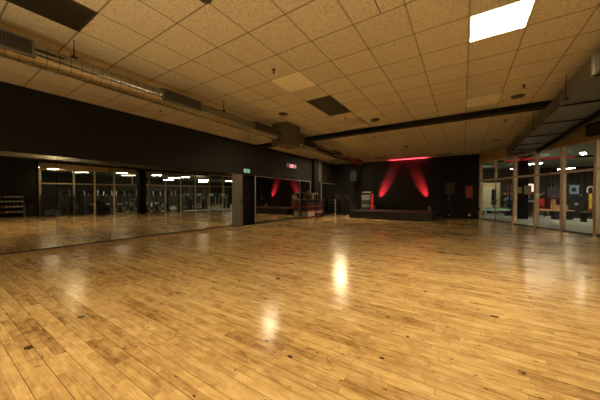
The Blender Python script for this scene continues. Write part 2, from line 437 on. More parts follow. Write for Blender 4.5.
for i, j, l in ((6, -5, 'lit ceiling light panel behind the camera'), (1, -5, 'lit ceiling light panel behind the camera, over the left half')):
    light_panel(i, j, True, l)
light_panel(-4, 18, True, 'lit ceiling light panel hidden behind the round duct near the far left corner', -5.98, 12.75, .48)
light_panel(-4, 8, True, 'lit ceiling light panel hidden behind the round duct and its box', -5.92, 6.72, .42)
def vent(x0, x1, y0, y1, bars, label, name='ceiling_vent'):
    e = empty(name, (x0, y0, CEIL), 0, label, 'vent')
    L, W = y1 - y0, x1 - x0
    MB().box(0.02, W - .02, 0.02, L - .02, -.006, 0).obj('grille', 'grillec', e)
    f = MB().box(0, W, 0, .02, -.012, 0).box(0, W, L - .02, L, -.012, 0).box(0, .02, .02, L - .02, -.012, 0).box(W - .02, W, .02, L - .02, -.012, 0)
    for b in bars: f.box(.02, W - .02, b - .012, b + .012, -.010, 0)
    f.obj('vent_frame', 'sheet' if bars else 'sill', e)
x, y = cell(1, 5); vent(x, x + TS, y, y + 2 * TS, [TS], 'dark double ceiling vent with a crossbar in the middle of the ceiling')
x, y = cell(-1, -2); vent(x, x + TS, y - .62, y + TS, [], 'large dark perforated ceiling vent at the top left corner')
x, y = cell(-1, 20); vent(x, x + TS, y, y + .2, [], 'narrow dark ceiling slot vent left above the stage')
x, y = cell(4, 21); vent(x, x + TS, y, y + .25, [], 'narrow dark ceiling slot vent right above the stage')
x, y = cell(-6, 19); vent(x + .6, x + .6 + TS, y, y + .3, [], 'dark ceiling slot vent beside the end of the round duct')
def sprinkler(x, y, label):
    e = empty('sprinkler', (x, y, CEIL), 0, label, 'sprinkler', 'ceiling sprinklers')
    MB().cyl((0, 0, 0), (0, 0, -.008), .032, seg=16).obj('escutcheon', 'blackm', e)
    MB().cyl((0, 0, -.012), (0, 0, -.05), .011).cyl((0, 0, -.06), (0, 0, -.064), .020).cyl((.013, 0, -.03), (.012, 0, -.062), .003).cyl((-.013, 0, -.03), (-.012, 0, -.062), .003).obj('sprinkler_head', 'blackm', e)
for x, y, l in ((-2.78, 3.44, 'black sprinkler before the unlit pale tile, nearest on the ceiling'), (-2.78, 6.61, 'small sprinkler just past the dark double vent'),
                (-6.49, 6.57, 'small sprinkler between the round duct and the left wall, near the duct box'), (-6.50, 3.46, 'small sprinkler between the round duct and the left wall, above the mirrors'),
                (.99, 6.61, 'sprinkler beside the round ceiling speaker, before the beam on the right'), (1.0, 9.30, 'sprinkler just past the black beam on the right'),
                (-2.78, 9.33, 'sprinkler just past the black beam left of centre'), (-2.75, 12.4, 'sprinkler far back above the stage, centre')):
    sprinkler(x, y, l)
def rspk(x, y, r, label, m='sill'):
    e = empty('ceiling_speaker', (x, y, CEIL), 0, label, 'ceiling speaker')
    MB().cyl((0, 0, 0), (0, 0, -.014), r, r * .94, seg=28).obj('rim', 'sheet', e, True)
    MB().cyl((0, 0, -.0145), (0, 0, -.019), r * .86, r * .8, seg=28).obj('speaker_grille', m, e, True)
rspk(.99, 7.27, .13, 'round ceiling speaker before the black beam on the right')
rspk(-2.14, 7.24, .13, 'round ceiling speaker before the black beam, centre')
rspk(-4.05, 5.40, .13, 'dark oval-looking ceiling speaker beside the duct box', 'black')
rspk(-2.13, 11.86, .12, 'round ceiling speaker beyond the black beam, centre')
rspk(1.06, 12.42, .12, 'round ceiling speaker beyond the black beam on the right')
rspk(-2.43, 1.80, .07, 'small round smoke detector at the top edge of the photo')
tag(MB().box(-.856, -.846, 2.50, 3.09, CEIL - .004, CEIL).obj('ceiling_slot', 'black'), 'thin black gap between two ceiling tiles at the top', 'ceiling gap')

# beam
tag(MB().box(XL, 1.75, 7.98, 8.10, CEIL - .125, CEIL).box(XL, 1.75, 7.90, 8.18, CEIL - .14, CEIL - .122).obj('ceiling_beam', 'beam'),
    'black steel beam crossing the whole ceiling between duct and duct', 'beam')

# left spiral duct
DZ, DX, DR = 2.992, -4.63, .137
e = empty('round_duct', (DX, -4.0, DZ), 0, 'long round spiral steel duct with slotted grilles along the left ceiling', 'duct')
def tube_y(x, z, r, y0, y1, seg=40): return MB().cyl((x, y0, z), (x, y1, z), r, seg=seg)
o = tube_y(0, 0, DR, 0, 16.9).obj('duct_tube', 'spiral', e, True)
MB().cyl((0, 16.9, 0), (0, 16.94, 0), DR + .012, seg=32).obj('end_cap', 'sheet', e, True)
for ya, yb in ((.04, .82), (2.46, 3.21), (4.82, 5.70), (7.18, 7.96), (9.55, 10.42), (11.95, 12.75), (-2.3, -1.55)):
    ar = math.radians
    def arc(r, a0, a1, n=10): return [(r * math.cos(ar(a0 + (a1 - a0) * k / n)), r * math.sin(ar(a0 + (a1 - a0) * k / n))) for k in range(n + 1)]
    A0, A1 = -22, 62
    gr = MB().prism([(DR + .012, -.062), (DR + .018, -.062), (DR - .002, .112), (DR - .014, .112)], 1, ya + 4, yb + 4).obj('duct_grille', 'grille', e)
    fr = MB()
    Q = [(DR - .06, -.062), (DR + .018, -.062)]
    fr.prism([(DR - .05, -.085), (DR + .022, -.085), (DR + .020, -.062), (DR - .05, -.062)], 1, ya + 3.98, yb + 4.02)
    fr.prism([(DR - .10, .112), (DR - .002, .112), (DR - .006, .130), (DR - .10, .130)], 1, ya + 3.98, yb + 4.02)
    for yy in (ya + 3.98, yb + 4.0):
        fr.prism([(DR - .05, -.085), (DR + .022, -.085), (DR - .002, .125), (DR - .1, .125)], 1, yy, yy + .025)
    fr.obj('grille_frame', 'sheet', gr)
MB().box(-.25, .26, 9.98, 10.72, -.235, CEIL - DZ, .006).obj('duct_box', 'sheet', e)
MB().box(-.265, .275, 9.96, 9.99, -.25, -.215).box(-.265, .275, 10.71, 10.74, -.25, -.215).box(.25, .275, 9.96, 10.74, -.25, -.215).box(.245, .272, 9.965, 9.995, -.23, .36).box(-.262, -.235, 9.965, 9.995, -.23, .36).obj('box_flange', 'sheet', e)
MB().box(.08, .30, 10.74, 10.95, -.02, .20, .005).obj('branch_box', 'sheet', e)
for yy in (-1.6, 1.26, 3.9, 8.6, 11.2):
    MB().cyl((0, yy + 4, DR - .01), (0, yy + 4, CEIL - DZ), .007, seg=8).box(-.03, .03, yy + 3.965, yy + 4.035, DR - .015, DR + .03).obj('hanger_rod', 'blackm', e)

# right rectangular duct
e = empty('rectangular_duct', (1.59, -4.0, 2.955), 0, 'wide rectangular sheet metal duct in flanged sections along the right ceiling', 'duct')
W, Hh = .74, .29
secs = [-4.0, -2.5, -1.0, .5, 2.0, 3.5, 5.44, 6.9, 8.33, 9.91, 11.3, 12.46, 13.4, 14.39]
for k in range(len(secs) - 1):
    MB().box(0, W, secs[k] + 4.012, secs[k + 1] + 3.988, 0, Hh).obj('duct_section', 'sheet', e)
    # shallow diagonal stiffening ribs on the underside and side flange
for k in range(1, len(secs) - 1):
    yy = secs[k] + 4
    MB().box(-.022, W + .02, yy - .022, yy + .022, -.022, .0).obj('flange', 'beam', e)
    MB().box(-.028, .0, yy - .016, yy + .016, -.022, Hh + .01).obj('side_flange', 'steel' if secs[k] in (5.44,) else 'sheet', e)
MB().box(W, W + .09, .0, 18.39, -.10, .05).obj('edge_angle', 'beam', e)
for k, yy in enumerate((6.5, 9.0, 11.8, 4.0)):
    MB().cyl((-.035, yy + 4, -.01), (-.035, yy + 4, CEIL - 2.955), .006, seg=8).box(-.05, -.0, yy + 3.98, yy + 4.02, -.012, .03).obj('hanger_rod', 'blackm', e)
# black air outlet box on the bulkhead
e = empty('air_outlet', gpt(sY(11.3), -.07, 3.0), rz, 'black box air outlet on the tan bulkhead above the right windows', 'vent')
MB().box(0, 1.3, -.16, 0, 0, .38, .008).obj('outlet_box', 'beam', e)
MB().box(.06, 1.24, -.172, -.16, .05, .32).obj('outlet_grille', 'grillec', e)

# ------------------------------------------------------------------ wall mounted items
e = empty('exit_sign', (XL + .002, 7.29, 2.165), 0, 'small green and white running man exit sign above the door', 'exit sign')
MB().box(0, .04, 0, .31, 0, .145, .004).obj('sign_box', 'exitw', e)
MB().box(.04, .0525, .05, .26, .008, .137).obj('green_field', 'exitg', e)
a = MB()
def seg(y0, z0, y1, z1, r=.006): a.cyl((.054, y0, z0), (.054, y1, z1), r, seg=6)
a.sph((.054, .165, .125), .011, .3, 1, 1)
seg(.160, .110, .150, .075, .009); seg(.150, .075, .175, .055); seg(.175, .055, .17, .030); seg(.150, .075, .135, .050); seg(.135, .050, .115, .045)
seg(.160, .105, .185, .090); seg(.158, .105, .135, .095); seg(.225, .03, .225, .13, .004); seg(.205, .03, .205, .13, .004)
a.obj('running_man', 'exitw', e)
e = empty('led_clock', (XL + .002, 10.10, 2.64), 0, 'red LED display clock on the dark wall above the far mirrors', 'clock')
MB().box(0, .06, 0, .98, 0, .21, .006).obj('clock_case', 'black', e)
def digit(ch, y, m):
    b = MB(); w_, h_ = .14, .15; z0 = .03; t_ = .026
    S = {'a': (0, w_, h_ - t_, h_), 'd': (0, w_, 0, t_), 'g': (0, w_, h_ / 2 - t_ / 2, h_ / 2 + t_ / 2), 'f': (0, t_, h_ / 2, h_), 'b': (w_ - t_, w_, h_ / 2, h_), 'e': (0, t_, 0, h_ / 2), 'c': (w_ - t_, w_, 0, h_ / 2)}
    on = {'0': 'abcdef', '1': 'bc', '2': 'abged', '8': 'abcdefg'}[ch]
    for s_ in on:
        y0, y1, za, zb = S[s_]; b.box(.06, .064, y + y0, y + y1, z0 + za, z0 + zb)
    b.obj('digit', m, e)
digit('2', .08, 'leddim'); digit('0', .32, 'ledpink'); digit('0', .54, 'ledpink'); digit('1', .70, 'ledpink')
for zz in (.07, .13): MB().box(.06, .064, .485, .51, zz, zz + .025).obj('colon_dot', 'ledpink', e)
def plate(x, z, label, two=False, name='wall_socket', col='white'):
    e = empty(name, (x, YB, z), 0, label, 'wall socket')
    MB().box(-.05, .05, -.012, 0, -.05, .05, .004).obj('plate', col, e)
    MB().cyl((0, -.013, 0), (0, -.016, 0), .028, seg=16).obj('socket_face' if name == 'wall_socket' else 'button', 'silver', e)
plate(-.66, 1.22, 'reddish switch, uppermost of the small plates right of the stage', name='wall_switch', col='red')  # plate in plain red plastic
plate(-.66, 1.02, 'white switch just below the reddish switch right of the stage', name='wall_switch')
plate(-.65, .20, 'white wall socket near the floor under the switches right of the stage')
plate(.28, .21, 'white wall socket near the floor under the red poster')
for y, l in ((12.80, 'white switch plate at left on the black pillar'), (13.05, 'white switch plate at right on the black pillar')):
    e = empty('wall_switch', (XL + .2, y, 1.36), 0, l, 'wall switch')
    MB().box(0, .012, -.045, .045, -.045, .045, .004).obj('plate', 'white', e)
    MB().box(.012, .018, -.02, .02, -.03, .03, .002).obj('rocker', 'silver', e)
e = empty('poster', (.255, YB - .004, 1.43), 0, 'dim red framed poster on the black back wall beside the windows', 'poster')
MB().box(-.16, .16, -.012, 0, -.32, .32).obj('poster_frame', 'sill', e)
MB().box(-.15, .15, -.016, -.012, -.31, .31).obj('print', 'poster', e)
# light reflected by the corner mirror, built as a slanted dark grey sheet
tag(MB().prism([(XL + .01, 0), (XL + .01, 2.0), (XL + .06, 2.0), (-6.0, .95), (-5.75, .55), (-5.75, 0)], 1, YB - .03, YB - .002).obj('slanted_light_patch', 'greywall'),
    'sloping patch of mirror light built as a dark grey sheet in the far left corner', 'wall panel')

# ------------------------------------------------------------------ stage
e = empty('stage', (-5.34, 13.2, 0), 0, 'low black stage platform with dark carpet top against the back wall', 'stage')
MB().box(0.03, 4.09, .03, 2.6, 0, .35).obj('platform_base', 'black', e)
MB().box(0, 4.12, 0, 2.62, .35, .40, .005).obj('stage_top', simple('dark_stage_carpet', (.028, .022, .020), .8), e)
e = empty('low_speaker', (-1.08, 13.55, 0), 0, 'low black step box at the right end of the stage', 'box')
MB().box(-.12, .14, 0, .8, 0, .20, .01).obj('box_body', 'black', e)
MB().box(-.11, .13, -.012, 0, .02, .18).obj('front_panel', 'rubber', e)

def pa_speaker(loc, zs, label, lab2, facing=0):
    e = empty('speaker_stand', loc, facing, lab2, 'speaker stand')
    MB().cyl((0, 0, .35), (0, 0, zs), .019).obj('pole', 'blackm', e)
    MB().cyl((0, 0, .30), (0, 0, .42), .032).obj('collar', 'black', e)
    for k in range(3):
        an = math.radians(90 + 120 * k)
        l = MB().cyl((.03 * math.cos(an), .03 * math.sin(an), .62), (.42 * math.cos(an), .42 * math.sin(an), .012), .012).obj('leg', 'blackm', e)
        MB().cyl((.02 * math.cos(an), .02 * math.sin(an), .33), (.22 * math.cos(an), .22 * math.sin(an), .32), .008).obj('brace', 'blackm', e)
    s = empty('loudspeaker', (loc[0], loc[1], zs), facing, label, 'loudspeaker')
    MB().prism([(-.19, -.17), (.19, -.17), (.13, .16), (-.13, .16)], 2, 0, .57).obj('cabinet', 'black', s)
    MB().box(-.17, .17, -.185, -.171, .03, .54, .004).obj('speaker_grille', 'rubber', s)
    MB().cyl((0, -.186, .19), (0, -.19, .19), .13, seg=24).obj('woofer', 'blackm', s)
    MB().box(-.08, .08, -.192, -.186, .40, .50, .003).obj('horn', 'blackm', s)
pa_speaker((-5.78, 15.12, 0), 2.18, 'black loudspeaker on its stand high at the left of the stage', 'black tripod stand left of the stage')
pa_speaker((-.55, 14.5, 0), 1.30, 'black loudspeaker on a stand at the right of the stage, barely visible', 'black tripod stand at the right of the stage')

# rack of audio gear on the stage
e = empty('audio_rack', (-4.9, 15.0, .40), 0, 'silver and black audio equipment rack on the stage with red side', 'equipment rack')
MB().box(-.30, -.27, -.22, .22, 0, .95).box(.27, .30, -.22, .22, 0, .95).box(-.27, .27, -.22, .22, 0, .03).box(-.27, .27, -.22, .22, .92, .95).box(-.27, .27, .2, .22, .03, .92).obj('rack_case', 'black', e)
for z, m, hh in ((.05, 'black', .12), (.19, 'silver', .10), (.31, 'black', .14), (.47, 'black', .1), (.59, 'silver', .12), (.73, 'silver', .15)):
    u = MB().box(-.265, .265, -.21, .1, z, z + hh, .004).obj('amplifier', m, e)
    kb = MB()
    for q in range(5): kb.cyl((-.2 + q * .1, -.21, z + hh / 2), (-.2 + q * .1, -.235, z + hh / 2), .016, seg=10)
    kb.obj('knobs', 'black' if m == 'silver' else 'steel', u)
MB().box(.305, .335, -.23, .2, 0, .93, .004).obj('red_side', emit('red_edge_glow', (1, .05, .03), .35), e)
mx = empty('mixing_desk', (-4.92, 14.98, 1.352), 0, 'small mixing desk with white top lying on the audio rack', 'mixer')
MB().prism([(-.2, 0), (.2, 0), (.2, .14), (-.2, .06)], 0, -.26, .26).obj('mixer_body', 'black', mx)
kb = MB()
for r_ in range(3):
    for q in range(8): kb.box(-.22 + q * .06, -.20 + q * .06, -.14 + r_ * .11, -.09 + r_ * .11, .07 + r_ * .022, .092 + r_ * .022)
kb.obj('faders', 'white', mx)

# floor spotlights on the stage
def spot_fixture(x, y, lean, label):
    e = empty('stage_spotlight', (x, y, .40), 0, label, 'stage spotlight')
    MB().box(-.09, .09, -.07, .07, 0, .02, .003).obj('base_plate', 'blackm', e)
    MB().box(-.10, -.09, -.02, .02, .02, .16).box(.09, .10, -.02, .02, .02, .16).obj('yoke', 'silver', e)
    dx = lean * .09
    MB().cyl((-dx * .6, -.0, .06), (dx, .05, .21), .05, .065, seg=18).obj('lamp_housing', 'silver', e, True)
    MB().cyl((dx, .05, .211), (dx * 1.02, .051, .214), .058, seg=18).obj('lens', 'redled', e, True)
spot_fixture(-4.62, 15.44, .6, 'small red stage spotlight at the left back of the stage')
spot_fixture(-1.54, 15.44, -.6, 'small red stage spotlight at the right back of the stage')

# ------------------------------------------------------------------ step rack by the far mirrors
cx, cy = -7.18, 11.35
e = empty('step_rack', (cx, cy, 0), 0, 'low wheeled rack base under the stacked steps by the far mirrors', 'rack')
MB().box(-.21, .23, 0, 2.0, .07, .10).obj('rack_tray', 'red', e)
MB().box(-.21, -.18, .02, 1.98, .10, .98).obj('rack_back', 'blackm', e)
for yy in (.06, 1.0, 1.94):
    for xx in (-.17, .18): MB().cyl((xx - .015, yy, .035), (xx + .015, yy, .035), .034, seg=14).obj('caster', 'rubber', e, True)
    MB().box(.21, .235, yy - .02, yy + .02, .10, .98).obj('upright', 'blackm', e)
def make_step():
    s = empty('step_platform', (0, 0, 0), 0, '', 'step platform', 'stacked step platforms on the rack')
    MB().box(-.17, .19, .03, .90, .075, .12, .012).obj('step_top', 'rubber', s)
    MB().box(-.16, .18, .06, .87, 0, .075, .010).obj('step_riser', 'red', s)
    return s
cols = [['silver', 'silver', 'red', 'black', 'red', 'black'], ['black', 'silver', 'red', 'black', 'red', 'black']]
for c in range(2):
    for k, m in enumerate(cols[c]):
        s = make_step(); s.location = (cx, cy + .04 + c * .98, .105 + k * .125)
        col = {'silver': 'silver grey', 'red': 'red and black', 'black': 'black'}[m]
        s['label'] = '%s aerobic step, %s from the bottom of the %s stack' % (col, ORD(k) if k else 'first', ('left', 'right')[c])
        for ch in s.children:
            if ch.name.startswith('step_riser'): ch.data.materials[0] = M[m]
            if ch.name.startswith('step_top') and m == 'silver': ch.data.materials[0] = M['silver']
MB_ = MB().box(-.20, .22, 0, 2.0, 0, .045, .01)
tag(MB_.obj('rack_lid', 'black', loc=(cx, cy, .985)), 'flat black board lying on top of the step stacks', 'board')
e = empty('sports_bag', (cx + .02, cy + .55, 1.032), 0, 'black rounded bag on top of the step rack', 'bag')
MB().sph((0, 0, .22), .26, .75, 1.15, .85, seg=20).obj('bag_body', 'rubber', e, True)
MB().tube([(0, -.2, .35), (0, -.1, .47), (0, .1, .47), (0, .2, .35)], .014).obj('strap', 'black', e, True)
e = empty('foam_roller', (cx + .05, cy + .98, 1.03), 0, 'upright yellow foam roller beside the black bag on the step rack', 'foam roller')
MB().cyl((0, 0, 0), (0, 0, .36), .06, seg=20).obj('roller_body', 'yellow', e, True)
MB().cyl((0, 0, .36), (0, 0, .363), .035, seg=16).obj('roller_core', 'black', e)
e = empty('kettlebell', (cx + .34, cy + 1.55, 0), 0, 'black round kettlebell on the floor before the step rack', 'kettlebell')
MB().sph((0, 0, .10), .10, seg=18).obj('bell', 'rubber', e, True)
MB().tube([(0, -.05, .17), (0, -.055, .23), (0, 0, .26), (0, .055, .23), (0, .05, .17)], .012).obj('handle', 'blackm', e, True)

# ------------------------------------------------------------------ barbell racks in the left far corner
def barbell_rack(loc, rz_, label):
    e = empty('barbell_rack', loc, rz_, label, 'barbell rack', 'barbell racks by the corner')
    MB().box(-.06, .06, -.04, .04, 0, 1.32).obj('post', 'blackm', e)
    MB().box(-.05, .54, -.03, .03, 0, .07).box(-.08, -.02, -.35, .35, 0, .05).box(.49, .55, -.35, .35, 0, .05).obj('foot', 'blackm', e)
    pts = [(0, 0, 1.27), (.14, 0, 1.22), (.28, 0, 1.10), (.40, 0, .92), (.47, 0, .66), (.51, 0, .36), (.52, 0, .05)]
    MB().tube(pts, .05).obj('curved_arm', 'blackm', e, True)
    for z in (.35, .55, .75, .95):
        r = MB().cyl((0, -.30, z), (0, .28, z), .016).obj('peg', 'blackm', e, True)
        MB().cyl((0, -.26, z), (0, -.20, z), .07, seg=18).obj('weight_disc', 'rubber', r, True)
        MB().cyl((0, -.302, z), (0, -.312, z), .022, seg=12).obj('end_cap', 'steel', r, True)
    for z, x in ((.30, .46), (.5, .44), (.7, .40)):
        r = MB().cyl((x, -.30, z), (x, .25, z), .014).obj('peg', 'blackm', e, True)
        MB().cyl((x, -.26, z), (x, -.20, z), .06, seg=18).obj('weight_disc', 'rubber', r, True)
barbell_rack((-7.22, 15.55, 0), 0, 'black curved barbell rack nearest the corner mirror')
barbell_rack((-6.58, 15.55, 0), 0, 'black curved barbell rack between the corner rack and the stage')
tag(MB().box(-.03, .03, -.03, .03, 0, .50, .006).obj('white_post_marker', 'white', loc=(-7.28, 15.2, .55)) if False else
    MB().cyl((-7.0, 15.0, 0), (-7.0, 15.0, 1.02), .03, seg=14).obj('pale_rod', 'white', None, True), 'pale upright rod standing in the far left corner', 'rod')

# ------------------------------------------------------------------ things only the mirrors show: right side of the studio
def column(loc, w_, d_, h_, label):
    e = struct(MB().box(-w_ / 2, w_ / 2, -d_ / 2, d_ / 2, 0, h_, .006).obj('trim_3', 'blackwall', loc=loc), label, 'column'); return e
column((3.95, 8.66, 0), .42, .42, CEIL, 'square black column standing before the windows, seen in the mirror')
e = empty('floor_speaker', (5.25, 6.75, 0), math.radians(-90), 'black box speaker standing before the windows, seen in the mirror', 'speaker')
MB().box(-.2, .2, -.2, .2, 0, .92, .012).obj('cabinet', 'black', e)
MB().box(-.17, .17, -.212, -.2, .05, .87, .004).obj('speaker_grille', 'rubber', e)
def bar_stand(loc, rz_, n, label):
    e = empty('bar_stand', loc, rz_, label, 'bar stand', 'stands of upright exercise bars')
    MB().box(-.05, n * .085 + .05, -.2, .2, .02, .08, .004).box(-.05, n * .085 + .05, -.03, .03, .98, 1.02).obj('stand_frame', 'blackm', e)
    MB().box(-.07, -.03, -.2, .2, 0, 1.28).box(n * .085 + .03, n * .085 + .07, -.2, .2, 0, 1.28).obj('end_panel', 'black', e)
    for k in range(n):
        b = MB().cyl((k * .085 + .03, 0, .08), (k * .085 + .03, (-1) ** k * .03, 1.28 + .05 * random.random()), .022, seg=8).obj('exercise_bar', 'blackm', e, True)
bar_stand((6.75, 4.35, 0), math.radians(118), 10, 'stand of black upright bars at the window corner, seen in the mirror')
bar_stand((6.10, 5.45, 0), math.radians(118), 8, 'stand of black upright bars before the second window post, seen in the mirror')
# dumbbell rack against the right black wall
e = empty('dumbbell_rack', (6.95, 2.95, 0), math.radians(-90), 'black three shelf dumbbell rack at the black wall, seen in the left mirror', 'dumbbell rack')
for s_ in (-.62, .62):
    MB().prism([(-.25, 0), (.22, 0), (.22, 1.25), (.10, 1.25)], 0, s_ - .02, s_ + .02).obj('side_frame', 'blackm', e)
for k, z in enumerate((.25, .55, .85, 1.12)):
    MB().box(-.6, .6, -.17 + k * .06, .12 + k * .03, z - .03, z, .003).obj('shelf', 'blackm', e)
def make_db():
    d = empty('dumbbell', (0, 0, 0), 0, 'x', 'dumbbell')
    MB().cyl((0, -.10, 0), (0, .10, 0), .012).obj('handle', 'steel', d, True)
    for s_ in (-1, 1): MB().cyl((0, s_ * .06, 0), (0, s_ * .13, 0), .05, seg=10).obj('weight_head', 'rubber', d)
    return d
first = make_db()
n = 0
for k, z in enumerate((.25, .55, .85, 1.12)):
    for q in range(8):
        # local -> world (rotation -90): x_w = X + yl, y_w = Y - xl
        xl = -.53 + q * .15; yl = -.02 + k * .045
        loc = (6.95 + yl, 2.95 - xl, z + .052)
        lb = 'dumbbell %s from the window end, shelf %s of the mirrored rack' % (ORD(q), ('one', 'two', 'three', 'four')[k])
        if n == 0: d = first; d.location = loc; d.rotation_euler = (0, 0, math.radians(-90)); d['label'] = lb; d['group'] = 'dumbbells on the rack'
        else: d = dup(first, loc, math.radians(-90), lb, 'dumbbells on the rack')
        n += 1
        if (q * 7 + k * 3) % 5 == 0 or (q in (5, 6) and k in (1, 3)):
            for ch in d.children:
                if ch.name.startswith('weight_head'):
                    ch.data = ch.data.copy(); ch.data.materials[0] = M['red' if q in (5, 6) else 'silver']
# two exercise balls' stand -> tall black cabinet and bin beside rack
e = empty('mat_trolley', (6.9, 3.85, 0), math.radians(-90), 'black mat trolley with upright ends, right of the dumbbell rack in the mirror', 'trolley')
MB().box(-.22, .22, -.2, .2, .08, .12).obj('tray', 'blackm', e)
for s_ in (-.22, .22): MB().box(s_ - .015, s_ + .015, -.2, .2, .12, 1.15).obj('end_bar', 'blackm', e)
for k in range(6): MB().box(-.19, .19, -.17, .17, .12 + k * .1, .21 + k * .1, .02).obj('folded_mat', 'rubber', e)
for a_, b_ in ((-.18, -.15), (.18, -.15), (-.18, .15), (.18, .15)): MB().sph((a_, b_, .04), .038).obj('caster', 'rubber', e, True)

# ------------------------------------------------------------------ gym machines
def elliptical():
    e = empty('elliptical_trainer', (0, 0, 0), 0, 'x', 'cross trainer', 'cross trainers behind the windows')
    MB().box(-.30, .30, -.85, -.77, 0, .07, .01).box(-.30, .30, .72, .80, 0, .07, .01).box(-.05, .05, -.8, .75, .03, .11, .01).obj('base', 'blackm', e)
    MB().prism([(-.72, .08), (-.12, .08), (-.16, .55), (-.35, .72), (-.62, .62), (-.75, .35)], 0, -.12, .12).obj('drive_housing', 'black', e)
    MB().tube([(0, -.42, .66), (0, -.36, 1.1), (0, -.30, 1.42)], .045).obj('console_post', 'blackm', e, True)
    c = MB().box(-.20, .20, -.36, -.30, 1.34, 1.64, .015).obj('console', 'black', e)
    MB().box(-.13, .13, -.298, -.294, 1.44, 1.60).obj('display', 'screenb' if False else 'screen', c)
    for s_ in (-1, 1):
        am = MB().tube([(s_ * .20, -.45, .25), (s_ * .25, -.36, .85), (s_ * .26, -.22, 1.25)], .024).obj('moving_arm', 'blackm', e, True)
        MB().tube([(s_ * .26, -.22, 1.25), (s_ * .24, -.08, 1.46), (s_ * .22, .04, 1.56), (s_ * .15, .10, 1.62)], .026).obj('hand_grip', 'steel', am, True)
        MB().box(s_ * .19 - .06, s_ * .19 + .06, .02, .42, .25 + s_ * .07, .30 + s_ * .07, .012).obj('pedal', 'rubber', e)
        MB().tube([(s_ * .19, -.45, .28), (s_ * .19, .1, .22 + s_ * .06), (s_ * .19, .62, .16)], .022).obj('pedal_bar', 'steel', e, True)
    return e
def treadmill():
    e = empty('treadmill', (0, 0, 0), 0, 'x', 'treadmill', 'treadmills behind the windows')
    MB().box(-.42, .42, -.9, .95, .06, .20, .02).obj('deck', 'silver', e)
    MB().box(-.27, .27, -.55, .96, .20, .212).obj('belt', 'rubber', e)
    MB().prism([(-.95, .05), (-.5, .05), (-.55, .26), (-.85, .32)], 0, -.4, .4).obj('motor_hood', 'black', e)
    for s_ in (-1, 1):
        MB().tube([(s_ * .40, -.72, .2), (s_ * .40, -.58, 1.25)], .035).obj('upright', 'silver', e, True)
        MB().tube([(s_ * .40, -.58, 1.08), (s_ * .40, -.05, 1.02)], .025).obj('handrail', 'rubber', e, True)
    c = MB().box(-.42, .42, -.70, -.56, 1.22, 1.52, .03).obj('console', 'black', e)
    MB().box(-.2, .2, -.556, -.55, 1.28, 1.50).obj('display', 'screen', c)
    return e
def weight_machine(accent):
    e = empty('weight_machine', (0, 0, 0), 0, 'x', 'weight machine', 'weight machines in the gym')
    MB().box(-.5, .5, -.45, -.37, 0, .07).box(-.5, .5, .4, .48, 0, .07).box(-.05, .05, -.4, .45, 0, .07).box(-.5, -.43, -.45, .48, 0, .06).obj('base_frame', 'blackm', e)
    MB().box(-.40, -.34, .34, .42, .05, 2.1).box(.34, .40, .34, .42, .05, 2.1).box(-.4, .4, .34, .42, 2.04, 2.12).box(-.04, .04, -.3, .4, 1.95, 2.03).obj('tower_frame', 'blackm', e)
    MB().box(-.16, .16, .28, .42, .1, .95, .004).obj('weight_stack', 'rubber', e)
    MB().cyl((-.1, .35, .95), (-.1, .35, 2.05), .012).cyl((.1, .35, .95), (.1, .35, 2.05), .012).obj('guide_rod', 'steel', e, True)
    MB().box(-.18, .18, -.32, .10, .46, .54, .025).obj('seat', accent, e)
    MB().box(-.05, .05, -.12, -.04, .07, .46).obj('seat_post', 'silver', e)
    MB().box(-.16, .16, .10, .18, .58, 1.15, .025).obj('back_pad', accent, e)
    for s_ in (-1, 1): MB().tube([(s_ * .36, .3, 1.45), (s_ * .40, -.1, 1.30), (s_ * .38, -.35, 1.05)], .022).obj('press_arm', 'silver', e, True)
    return e
nrm = Vector((-GD.y, GD.x, 0))
base = elliptical()
for k in range(10):
    p = gpt(sY(5.0 + k * .68), 1.35 + .1 * (k % 2))
    ang = GANG + math.radians(-8 + 5 * (k % 3))
    lb = 'cross trainer behind the windows in the mirror, %s from the window corner' % ORD(k)
    if k == 0: base.location = p; base.rotation_euler = (0, 0, ang); base['label'] = lb
    else: dup(base, p, ang, lb)
for k in range(8):
    p = gpt(sY(5.0 + k * .75), 3.75)
    dup(base, p, GANG + .2, 'cross trainer in the back row in the mirror, %s from the window corner' % ORD(k), 'cross trainers in the back row')
tm = treadmill()
for k in range(4):
    p = gpt(sY(12.0 + k * 1.05), 6.3)
    lb = 'treadmill in the gym behind the windows in the mirror, %s in its row' % ORD(k)
    if k == 0: tm.location = p; tm.rotation_euler = (0, 0, GANG + PI); tm['label'] = lb
    else: dup(tm, p, GANG + PI, lb)
wm = []
for k, (x, y, r_, acc, lb) in enumerate((
        (2.95, 20.6, 2.6, 'red', 'black weight machine with red pads behind the far glass door'),
        (3.25, 22.3, 2.9, 'green', 'weight machine with green pads behind the far glass door'),
        (2.75, 23.9, 3.3, 'blue', 'weight machine with blue pads at the back behind the far glass door'),
        (4.55, 22.0, 3.5, 'red', 'weight machine with red pads beyond the low wooden counter'),
        (5.3, 23.2, 3.0, 'black', 'all black weight machine behind the screen kiosk'),
        (8.3, 19.6, 2.0, 'yellow', 'weight machine with yellow pads behind the right windows'),
        (6.1, 14.9, 1.2, 'yellow', 'weight machine with yellow pads near the windows, seen in the mirror'),
        (5.9, 13.4, 1.5, 'black', 'black weight machine near the windows, seen in the mirror'))):
    m_ = weight_machine(acc); m_.location = (x, y, 0); m_.rotation_euler = (0, 0, r_); m_['label'] = lb

